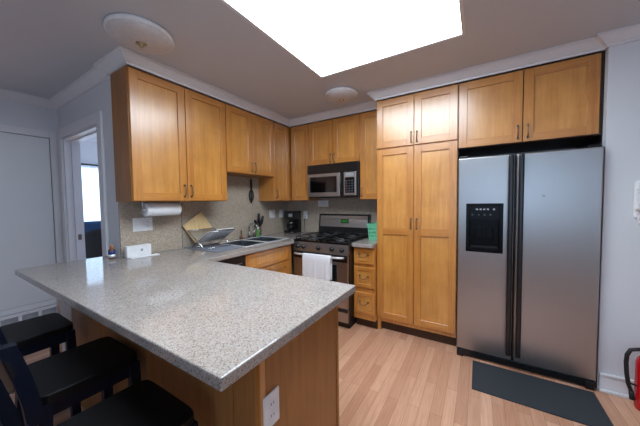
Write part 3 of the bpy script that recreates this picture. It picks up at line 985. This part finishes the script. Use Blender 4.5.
plate('wide white switch and outlet plate on the backsplash below the paper towel roll', LW, 0.185, 1.175, 0.155, 0.115, 'so', 'switch plate')
plate('white outlet plate on the backsplash right of the utensil crock', LW, 1.83, 1.19, 0.115, 0.115, 'so')
plate('small white switch plate just left of the coffee maker', LW, 2.02, 1.185, 0.07, 0.115, 's', 'switch plate')
plate('white outlet plate just right of the coffee maker', BKW, 0.335, 1.165, 0.07, 0.115, 'o')
plate('white plate set sideways on the backsplash above the range', BKW, 0.64, 1.325, 0.165, 0.09, 'o')
plate('white outlet plate on the wooden end of the peninsula', face_x(PX1), -0.287, 0.655, 0.075, 0.118, 'o')

# ------------------------------------------------------------------ counter items by the doorway
t = thing('bottle', 'small dark bottle with blue and white label beside the white box', 'bottle', (-0.02, -0.03, CT1))
link_mesh('body', B().lathe([(0, 0.0005), (0.021, 0.0005), (0.023, 0.004), (0.023, 0.066), (0.018, 0.078), (0.010, 0.084), (0.010, 0.09), (0, 0.09)], (-0.02, -0.03, CT1), 24), 'brown', t)
link_mesh('label', B().lathe([(0.0236, 0.012), (0.0238, 0.012), (0.0238, 0.036), (0.0236, 0.036)], (-0.02, -0.03, CT1), 24), 'white', t)
link_mesh('label_band', B().lathe([(0.0236, 0.037), (0.0238, 0.037), (0.0238, 0.064), (0.0236, 0.064)], (-0.02, -0.03, CT1), 24), 'blue', t)
link_mesh('cap', B().lathe([(0, 0.115), (0.007, 0.113), (0.0125, 0.105), (0.0125, 0.088), (0.0105, 0.088)], (-0.02, -0.03, CT1), 20), 'amber', t)
t = thing('white_box', 'white upright plastic box with a round button near the doorway', 'box', (0.07, 0.12, CT1))
link_mesh('case', B().box(0.045, 0.09, 0.03, 0.215, CT1 + 0.0005, CT1 + 0.095, bev=0.006), 'white', t)
link_mesh('button', B().lathe([(0.010, 0), (0.010, 0.003), (0, 0.003)], (0.09, 0.14, CT1 + 0.055), 16, axis=(1, 0, 0)), 'tin', t)
solo('paper_sheet', B().box(0.10, 0.155, 0.04, 0.25, CT1 + 0.0005, CT1 + 0.006, bev=0.002), 'paper', 'folded white paper lying flat in front of the white box', 'paper', (0.125, 0.14, CT1))
# paper towel roll
t = thing('paper_towel', 'white paper towel roll on a holder under the tall cabinet', 'paper towel', (0.15, 0.28, 1.305))
link_mesh('roll', B().lathe([(0.02, -0.14), (0.056, -0.14), (0.058, -0.137), (0.058, 0.137), (0.056, 0.14), (0.02, 0.14), (0.02, -0.14)], (0.15, 0.285, 1.305), 36, axis=(0, 1, 0)), 'paper', t)
hd = B().tube([(0.15, 0.125, 1.305), (0.15, 0.445, 1.305)], 0.008, 10)
for yy in (0.128, 0.442):
    hd.box(0.14, 0.16, yy - 0.004, yy + 0.004, 1.295, 1.3695)
link_mesh('holder', hd, 'chrome', t)

# ------------------------------------------------------------------ dish rack, mat, board, tray
solo('drying_mat', B().box(0.03, 0.525, 0.535, 0.845, CT1 + 0.0005, CT1 + 0.007, bev=0.003), 'drymat', 'grey drying mat under the wire dish rack', 'mat', (0.27, 0.69, CT1))
t = thing('dish_rack', 'folding wire dish rack standing on the grey drying mat', 'dish rack', (0.24, 0.70, CT1 + 0.007))
zr = CT1 + 0.0075
y0, y1 = 0.55, 0.845
def xpt(s, k):
    """s: -1/1 side of the X, k: 0 bottom .. 1 top"""
    return (0.24 + s * (-0.10 + 0.26 * k), zr + 0.004 + 0.16 * k)
leg = B()
wr = B()
for s in (-1, 1):
    for yy in (y0, y1):
        a, c = xpt(s, 0), xpt(s, 1)
        leg.tube([(a[0], yy, a[1]), (c[0], yy, c[1])], 0.0045, 8)
    for k in (0.0, 1.0):
        a = xpt(s, k)
        leg.tube([(a[0], y0, a[1]), (a[0], y1, a[1])], 0.0045, 8)
    for i in range(17):
        yy = y0 + (y1 - y0) * (i + 0.5) / 17
        a, c = xpt(s, 0.32), xpt(s, 1)
        wr.tube([(a[0], yy, a[1]), (c[0], yy, c[1])], 0.003, 6)
    for k in (0.45, 0.7):
        a = xpt(s, k)
        wr.tube([(a[0], y0, a[1]), (a[0], y1, a[1])], 0.0026, 6)
link_mesh('frame', leg, 'chrome', t)
link_mesh('wire', wr, 'tin', t)
# wooden board tilted in the rack, tray beside it
def slanted(c, e1, e2, t_, bev=0.003):
    e1, e2 = Vector(e1), Vector(e2)
    n = e1.cross(e2).normalized() * t_
    c = Vector(c)
    return B().hull([tuple(c + a * e1 + b_ * e2 + d * n) for a in (-.5, .5) for b_ in (-.5, .5) for d in (0, 1)])
solo('cutting_board', slanted((0.044, 0.685, 1.105), (-0.006, 0.203, 0.132), (0.016, 0.12, -0.19), -0.011), 'board', 'pale wooden cutting board tilted against the backsplash behind the dish rack', 'cutting board', (0.044, 0.685, 1.105))
solo('tray', slanted((0.322, 0.75, 1.062), (0.0, 0.20, 0.0), (0.13, 0.0, 0.080), 0.006), 'white', 'pale plastic tray resting in the far end of the dish rack', 'tray', (0.322, 0.75, 1.062))

# ------------------------------------------------------------------ utensils behind the sink
t = thing('utensil_crock', 'small steel utensil crock behind the sink', 'crock', (0.075, 1.49, CT1))
link_mesh('cup', B().lathe([(0, 0.0005), (0.042, 0.0005), (0.044, 0.004), (0.046, 0.115), (0.043, 0.115), (0.041, 0.006), (0, 0.006)], (0.075, 1.49, CT1), 28), 'chrome', t)
GUT = 'utensils standing in the crock'
def utensil(name, label, dx, dy, lean, hl, mat):
    b0 = (0.075 + dx * 0.4, 1.49 + dy * 0.4, CT1 + 0.012)
    top = (0.075 + dx + lean[0], 1.49 + dy + lean[1], CT1 + hl)
    mid = tuple(b0[i] + (top[i] - b0[i]) * 0.55 for i in range(3))
    t = thing(name, label, 'utensil', b0, GUT)
    link_mesh('shaft', B().tube([b0, mid], 0.003, 8), 'chrome', t)
    link_mesh('handle', B().tube([mid, tuple(mid[i] + (top[i] - mid[i]) * 0.15 for i in range(3)), tuple(mid[i] + (top[i] - mid[i]) * 0.85 for i in range(3)), top], [0.008, 0.016, 0.018, 0.009], 10), mat, t)
utensil('kitchen_knife', 'tallest black-handled utensil in the steel crock', -0.005, 0.006, (0.01, 0.02), 0.30, 'black')
utensil('kitchen_knife', 'black-handled utensil leaning right in the steel crock', 0.01, 0.022, (0.02, 0.05), 0.265, 'black')
utensil('spatula', 'black-handled utensil leaning out at the crock front', 0.022, -0.006, (0.035, 0.012), 0.225, 'black')
utensil('spoon', 'short black-handled utensil at the left of the crock', 0.0, -0.018, (0.01, -0.035), 0.22, 'black')
t = thing('soap_bottle', 'small green soap bottle between the faucet and the utensil crock', 'bottle', (0.118, 1.45, CT1))
link_mesh('body', B().lathe([(0, 0.0005), (0.019, 0.0005), (0.021, 0.004), (0.021, 0.085), (0.012, 0.105), (0, 0.105)], (0.118, 1.45, CT1), 20), 'greend', t)
link_mesh('cap', B().lathe([(0.008, 0.1), (0.009, 0.104), (0.009, 0.125), (0.004, 0.138), (0, 0.138)], (0.118, 1.45, CT1), 16), 'white', t)
t = thing('dish_brush', 'upright brown-handled brush left of the faucet', 'brush', (0.06, 1.235, CT1))
link_mesh('handle', B().lathe([(0, 0.11), (0.008, 0.108), (0.010, 0.09), (0.007, 0.04), (0.012, 0.03)], (0.06, 1.235, CT1), 16), 'brown', t)
link_mesh('bristles', B().lathe([(0, 0.0005), (0.022, 0.0005), (0.024, 0.02), (0.013, 0.032), (0, 0.032)], (0.06, 1.235, CT1), 20), 'brown', t)
# hanging masher under the short cabinet
t = thing('hanging_utensil', 'dark metal kitchen utensil hanging on the wall above the sink', 'utensil', (0.045, 1.43, 1.64))
link_mesh('hook', B().tube([(0.0185, 1.43, 1.648), (0.05, 1.43, 1.648), (0.052, 1.43, 1.66)], 0.003, 8), 'chrome', t)
link_mesh('handle', B().tube([(0.042, 1.43, 1.642), (0.042, 1.43, 1.52)], 0.013, 10), 'matte', t)
lp = [(0.042, 1.43, 1.52)]
for k in range(17):
    a = -PI / 2 + 2 * PI * k / 16
    lp.append((0.042, 1.43 + 0.032 * math.cos(a + PI), 1.44 + 0.07 * math.sin(-a)))
link_mesh('whisk_loop', B().tube(lp, 0.008, 8).tube([(0.042, 1.43, 1.52), (0.042, 1.43, 1.345)], 0.008, 8), 'matte', t)

# ------------------------------------------------------------------ coffee maker
t = thing('coffee_maker', 'black drip coffee maker standing in the back corner of the counter', 'coffee maker', (0.21, 2.02, CT1))
cx0, cx1, cy0, cy1 = 0.135, 0.31, 1.94, 2.13
link_mesh('base', B().box(cx0, cx1, cy0, cy1, CT1 + 0.0005, CT1 + 0.04, bev=0.008), 'black', t)
link_mesh('water_tank', B().box(cx0, cx1, cy1 - 0.07, cy1, CT1 + 0.041, CT1 + 0.20, bev=0.006), 'black', t)
hd_ = link_mesh('head', B().box(cx0, cx1, cy0, cy1, CT1 + 0.201, CT1 + 0.31, bev=0.012), 'black', t)
link_mesh('badge', B().box(cx1 - 0.085, cx1 - 0.02, cy0 - 0.001, cy0 + 0.002, CT1 + 0.235, CT1 + 0.275), 'tin', hd_)
pc = (0.222, 2.0, CT1 + 0.041)
cf = link_mesh('carafe', B().lathe([(0, 0), (0.05, 0), (0.058, 0.02), (0.056, 0.07), (0.042, 0.105), (0.044, 0.118), (0, 0.12)], pc, 28), 'blackgloss', t)
link_mesh('carafe_band', B().lathe([(0.0445, 0.098), (0.0455, 0.098), (0.0455, 0.112), (0.0445, 0.112)], pc, 28), 'chrome', cf)
link_mesh('carafe_handle', B().tube([(0.222, 1.957, CT1 + 0.145), (0.225, 1.918, CT1 + 0.14), (0.226, 1.912, CT1 + 0.09), (0.224, 1.944, CT1 + 0.07)], 0.007, 8), 'black', cf)
link_mesh('power_button', B().lathe([(0.008, 0), (0.008, 0.003), (0, 0.003)], (0.28, cy0, CT1 + 0.02), 14, axis=(0, -1, 0)), 'chrome', t)
solo('power_cord', B().tube([(0.335, 2.192, 1.14), (0.335, 2.17, 1.10), (0.34, 2.165, 0.98), (0.37, 2.13, 0.925), (0.45, 2.10, 0.921), (0.54, 2.12, 0.921), (0.575, 2.15, 0.921), (0.597, 2.165, 0.925)], 0.0035, 8), 'rubber', 'thin black cord lying on the counter behind the coffee maker', 'cord', (0.45, 2.12, CT1))

# ------------------------------------------------------------------ mint basket
def basket():
    bm = bmesh.new()
    x0, x1, y0, y1, h = 1.42, 1.57, 1.86, 2.10, 0.165
    z = CT1 + 0.0005
    tp = 0.012
    def wall(p0, p1, q0, q1, n):
        # slotted wall as grid with alternating holes
        rows = 9
        for i in range(n):
            for j in range(rows):
                hole = (j in (2, 4, 6)) and (i % 2 == 1) and 0 < i < n - 1
                if hole:
                    continue
                c = []
                for (a, d) in ((i, j), (i + 1, j), (i + 1, j + 1), (i, j + 1)):
                    s, t_ = a / n, d / rows
                    lo = Vector(p0).lerp(Vector(p1), s)
                    hi = Vector(q0).lerp(Vector(q1), s)
                    c.append(bm.verts.new(lo.lerp(hi, t_)))
                bm.faces.new(c)
    lo = [(x0 + tp, y0 + tp, z), (x1 - tp, y0 + tp, z), (x1 - tp, y1 - tp, z), (x0 + tp, y1 - tp, z)]
    hi = [(x0, y0, z + h), (x1, y0, z + h), (x1, y1, z + h), (x0, y1, z + h)]
    for k in range(4):
        wall(lo[k], lo[(k + 1) % 4], hi[k], hi[(k + 1) % 4], 11)
    bm.faces.new([bm.verts.new(p) for p in lo])
    bmesh.ops.remove_doubles(bm, verts=bm.verts[:], dist=1e-5)
    bmesh.ops.recalc_face_normals(bm, faces=bm.faces[:])
    bmesh.ops.solidify(bm, geom=bm.faces[:], thickness=0.003)
    return bm
t = thing('plastic_basket', 'mint green slotted plastic basket on the small counter by the pantry', 'basket', (1.495, 1.98, CT1))
link_mesh('basket_body', basket(), 'green', t)
rimb = B().cells([1.414, 1.424, 1.566, 1.576], [1.854, 1.864, 2.096, 2.106], lambda i, j: not (i == 1 and j == 1), CT1 + 0.166, CT1 + 0.182, 0.003)
link_mesh('rim', rimb, 'green', t)

# ------------------------------------------------------------------ right wall: intercom handset and extinguisher
t = thing('wall_phone', 'white intercom handset hung on the wall right of the fridge', 'intercom', (3.41, RW, 1.10))
WR = face_ny(RW)
link_mesh('wall_plate', B(WR).box(3.362, 3.465, 1.22, 1.455, 0.0008, 0.03, bev=0.008), 'white', t)
link_mesh('handset', B(WR).box(3.350, 3.408, 1.27, 1.462, 0.031, 0.055, bev=0.012, seg=3).box(3.354, 3.404, 1.405, 1.458, 0.05, 0.068, bev=0.008).box(3.354, 3.404, 1.275, 1.325, 0.05, 0.068, bev=0.008), 'white', t)
link_mesh('earpiece', B(WR).lathe([(0.008, 0), (0.008, 0.002), (0, 0.002)], (3.378, 1.385, 0.056), 14, axis=(0, -1, 0)), 'matte', t)
cd = []
for k in range(49):
    a = k / 48
    xx = 3.375 + 0.06 * a
    zz = 1.268 - 0.17 * math.sin(PI * min(1, a * 0.98 + 0.01))
    cd.append((xx + 0.006 * math.cos(k * 2.1), zz, 0.03 + 0.006 * math.sin(k * 2.1)))
link_mesh('cord', B(WR).tube(cd, 0.004, 6), 'white', t)

t = thing('fire_extinguisher', 'red fire extinguisher with black hose standing by the right baseboard', 'fire extinguisher', (3.428, 1.515, 0))
ex, ey = 3.428, 1.515
link_mesh('cylinder', B().lathe([(0, 0.003), (0.05, 0.003), (0.058, 0.0), (0.062, 0.012), (0.062, 0.29), (0.056, 0.325), (0.035, 0.35), (0.02, 0.358), (0, 0.358)], (ex, ey, 0.0), 32), 'red', t)
bm = bmesh.new()
cols = []
for k in range(13):
    a = -PI / 2 + 0.22 + (k / 12 - 0.5) * 1.7
    cols.append([bm.verts.new((ex + 0.0626 * math.cos(a), ey + 0.0626 * math.sin(a), z)) for z in (0.12, 0.27)])
for p, q_ in zip(cols[:-1], cols[1:]):
    bm.faces.new([p[0], q_[0], q_[1], p[1]])
link_mesh('label', bm, 'white', t)
link_mesh('valve', B().lathe([(0.018, 0.357), (0.018, 0.40), (0.012, 0.405), (0, 0.405)], (ex, ey, 0), 16), 'gold', t)
link_mesh('lever', B().box(ex - 0.012, ex + 0.012, ey - 0.10, ey + 0.02, 0.406, 0.414, bev=0.003).box(ex - 0.012, ex + 0.012, ey - 0.09, ey - 0.005, 0.375, 0.383, bev=0.003), 'black', t)
link_mesh('hose', B().tube([(ex - 0.018, ey, 0.385), (ex - 0.05, ey - 0.004, 0.388), (ex - 0.09, ey - 0.008, 0.375), (ex - 0.105, ey - 0.01, 0.34), (ex - 0.108, ey - 0.01, 0.29), (ex - 0.104, ey - 0.01, 0.22), (ex - 0.095, ey - 0.01, 0.15), (ex - 0.082, ey - 0.01, 0.11)], 0.011, 12), 'rubber', t)
link_mesh('nozzle', B().tube([(ex - 0.082, ey - 0.01, 0.11), (ex - 0.075, ey - 0.01, 0.055)], [0.012, 0.014], 12), 'rubber', t)
link_mesh('hose_clip', B().tube([(ex - 0.10, ey - 0.01, 0.16), (ex - 0.06, ey - 0.02, 0.155)], 0.006, 8), 'rubber', t)

# ------------------------------------------------------------------ stools
def make_stool(label, x, y):
    """seat width along x, facing +y; x, y = seat centre"""
    t = thing('bar_stool', label, 'stool', (x, y, 0), 'black bar stools at the peninsula')
    W, D, ZS = 0.345, 0.33, 0.655
    # seat: rounded slab, slightly dished
    bm = bmesh.new()
    n, mrows = 16, 14
    top = []
    def outline(u, v_):
        # superellipse mapping of the unit square
        p = 10
        s = 1.0
        m_ = (abs(u) ** p + abs(v_) ** p) ** (1 / p)
        mx = max(abs(u), abs(v_))
        k = mx / m_ if m_ > 1e-6 else 1
        return u * k, v_ * k
    rows = []
    for i in range(n + 1):
        r = []
        for j in range(mrows + 1):
            u, v_ = outline(-1 + 2 * i / n, -1 + 2 * j / mrows)
            dz = 0.0
            r.append(bm.verts.new((x + u * W / 2, y + v_ * D / 2, ZS + dz)))
        rows.append(r)
    fs = []
    for a, c in zip(rows[:-1], rows[1:]):
        for j in range(mrows):
            f = bm.faces.new([a[j], c[j], c[j + 1], a[j + 1]])
            fs.append(f)
    ex_ = bmesh.ops.extrude_face_region(bm, geom=fs)
    vs = [g for g in ex_['geom'] if isinstance(g, bmesh.types.BMVert)]
    for v_ in vs:
        v_.co.z = ZS - 0.034
    bmesh.ops.recalc_face_normals(bm, faces=bm.faces[:])
    es = [e for e in bm.edges if len(e.link_faces) == 2 and e.calc_face_angle(0) > 1.3 and e.verts[0].co.z > ZS - 0.001 and e.verts[1].co.z > ZS - 0.001]
    bmesh.ops.bevel(bm, geom=es, offset=0.005, segments=3, affect='EDGES', profile=0.5)
    link_mesh('seat', bm, 'stool', t)
    zs = ZS - 0.035
    hx, hy = W / 2 - 0.02, D / 2 - 0.02
    link_mesh('apron', B().box(x - hx, x + hx, y + hy - 0.018, y + hy, zs - 0.06, zs).box(x - hx, x + hx, y - hy, y - hy + 0.018, zs - 0.06, zs)
              .box(x - hx, x - hx + 0.018, y - hy + 0.018, y + hy - 0.018, zs - 0.06, zs).box(x + hx - 0.018, x + hx, y - hy + 0.018, y + hy - 0.018, zs - 0.06, zs), 'stoolside', t)
    for sx in (-1, 1):
        for sy in (-1, 1):
            a = Vector((x + sx * (hx - 0.001), y + sy * (hy - 0.001), zs))
            c = Vector((x + sx * (hx + 0.03), y + sy * (hy + (0.035 if sy < 0 else 0.0)), 0.0))
            h = 0.019
            pts = []
            for u in (-h, h):
                for v_ in (-h, h):
                    pts.append(None)
            pts = [(p.x + u, p.y + v_, p.z) for u in (-h, h) for v_ in (-h, h) for p in (c, a)]
            link_mesh('leg', B().hull(pts), 'stoolside', t)
    def legat(sx, sy, z):
        k = 1 - z / zs
        return (x + sx * (hx + 0.03 * k), y + sy * (hy + (0.035 * k if sy < 0 else 0)), z)
    for a, c in (((-1, 1), (1, 1)), ((-1, -1), (1, -1)), ((-1, -1), (-1, 1)), ((1, -1), (1, 1))):
        z = 0.22 if a[1] == c[1] and a[1] == 1 else 0.30
        p, q_ = Vector(legat(*a, z)), Vector(legat(*c, z))
        d = (q_ - p).normalized() * 0.015
        link_mesh('stretcher', B().tube([p + d, q_ - d], 0.012, 8), 'stoolside', t)
    # back: two raked posts and a curved top rail
    yb = y - D / 2
    for sx in (-1, 1):
        xx = x + sx * (W / 2 - 0.012)
        pts = []
        prs = [(yb + 0.022, zs - 0.05), (yb + 0.014, ZS), (yb - 0.006, ZS + 0.11), (yb - 0.034, ZS + 0.225)]
        b_ = B()
        for (ya, za), (yc_, zc) in zip(prs[:-1], prs[1:]):
            b_.hull([(xx + u, yy + v_, zz) for u in (-0.02, 0.02) for v_ in (-0.05, -0.006) for (yy, zz) in ((ya, za), (yc_, zc))])
        link_mesh('back_post', b_, 'stoolside', t)
    bm = bmesh.new()
    n = 18
    grid = []
    for i in range(n + 1):
        s = -1 + 2 * i / n
        r = []
        for j in range(9):
            k = j / 8
            z = ZS + 0.15 + 0.115 * k
            # rounded ends
            e = abs(s)
            zc = ZS + 0.145
            half = 0.10 * (1 - max(0, (e - 0.72) / 0.28) ** 2.5 * 0.75)
            z = zc + (k - 0.5) * 2 * half
            yy = yb - 0.046 - 0.035 * (1 - s * s) - 0.24 * (z - (ZS + 0.11))
            r.append(bm.verts.new((x + s * (W / 2 + 0.012), yy - 0.006, z)))
        grid.append(r)
    fs = []
    for a, c in zip(grid[:-1], grid[1:]):
        for j in range(8):
            f = bm.faces.new([a[j], a[j + 1], c[j + 1], c[j]])
            f.smooth = True
            fs.append(f)
    bmesh.ops.recalc_face_normals(bm, faces=bm.faces[:])
    bmesh.ops.solidify(bm, geom=bm.faces[:], thickness=0.02)
    link_mesh('back_rail', bm, 'stoolback', t)
    return t


s0 = make_stool('black bar stool at the peninsula, farthest from the camera beside the closet door', 0.315, -0.565)
dup(s0, (0.985, -0.52, 0), 'black bar stool at the peninsula, the middle one of three')
dup(s0, (1.53, -0.585, 0), 'black bar stool at the peninsula, nearest the camera')

# ------------------------------------------------------------------ room beyond the doorway
t = thing('office_chair', 'black round-backed chair seen through the doorway', 'chair', (-2.6, 0.80, 0))
bm = bmesh.new()
grid = []
for i in range(15):
    s = -1 + 2 * i / 14
    r = []
    for j in range(9):
        k = j / 8
        top = 0.95 - 0.10 * abs(s) ** 3.2 - 0.05 * s
        z = 0.50 + (top - 0.50) * k
        r.append(bm.verts.new((-2.45 - 0.06 * s * s - 0.08 * k, 0.80 + s * 0.25, z)))
    grid.append(r)
for a, c in zip(grid[:-1], grid[1:]):
    for j in range(8):
        f = bm.faces.new([a[j], a[j + 1], c[j + 1], c[j]])
        f.smooth = True
bmesh.ops.recalc_face_normals(bm, faces=bm.faces[:])
bmesh.ops.solidify(bm, geom=bm.faces[:], thickness=0.05)
link_mesh('backrest', bm, 'black', t)
link_mesh('seat', B().box(-2.95, -2.45, 0.57, 1.03, 0.42, 0.49, bev=0.03), 'black', t)
for sx in (-2.9, -2.5):
    for sy in (0.62, 0.98):
        link_mesh('leg', B().tube([(sx, sy, 0.43), (sx, sy, 0.0)], 0.016, 8), 'black', t)
t = thing('armchair', 'dark blue upholstered armchair under the bright window beyond the doorway', 'armchair', (-3.6, 1.1, 0))
link_mesh('backrest', B().box(-3.95, -3.75, 0.72, 1.55, 0.40, 1.03, bev=0.06, seg=3), 'navy', t)
link_mesh('seat', B().box(-3.745, -3.15, 0.80, 1.47, 0.2, 0.42, bev=0.04), 'navy', t)
for yy in (0.72, 1.475):
    link_mesh('arm', B().box(-3.745, -3.15, yy, yy + 0.075, 0.2, 0.58, bev=0.03), 'navy', t)
for sx in (-3.85, -3.22):
    for sy in (0.80, 1.47):
        link_mesh('leg', B().tube([(sx, sy, 0.21), (sx, sy, 0.0)], 0.02, 8), 'brown', t)
solo('curtain_rod', B().tube([(FX + 0.09, 0.25, 2.13), (FX + 0.09, 2.7, 2.13)], 0.016, 10), 'matte', 'dark curtain rod across the window beyond the doorway', 'curtain rod', (FX + 0.09, 1.47, 2.13))
bm = bmesh.new()
grid = []
for i in range(121):
    yy = 0.28 + 2.4 * i / 120
    xx = FX + 0.09 + 0.025 * math.sin(i * 1.05)
    grid.append([bm.verts.new((xx, yy, z)) for z in (0.12, 1.1, 2.11)])
for a, c in zip(grid[:-1], grid[1:]):
    for j in range(2):
        f = bm.faces.new([a[j], a[j + 1], c[j + 1], c[j]])
        f.smooth = True
bmesh.ops.solidify(bm, geom=bm.faces[:], thickness=0.002)
solo('curtain', bm, 'curtain', 'sheer white curtain glowing with daylight beyond the doorway', 'curtain', (FX + 0.09, 1.47, 0.12))
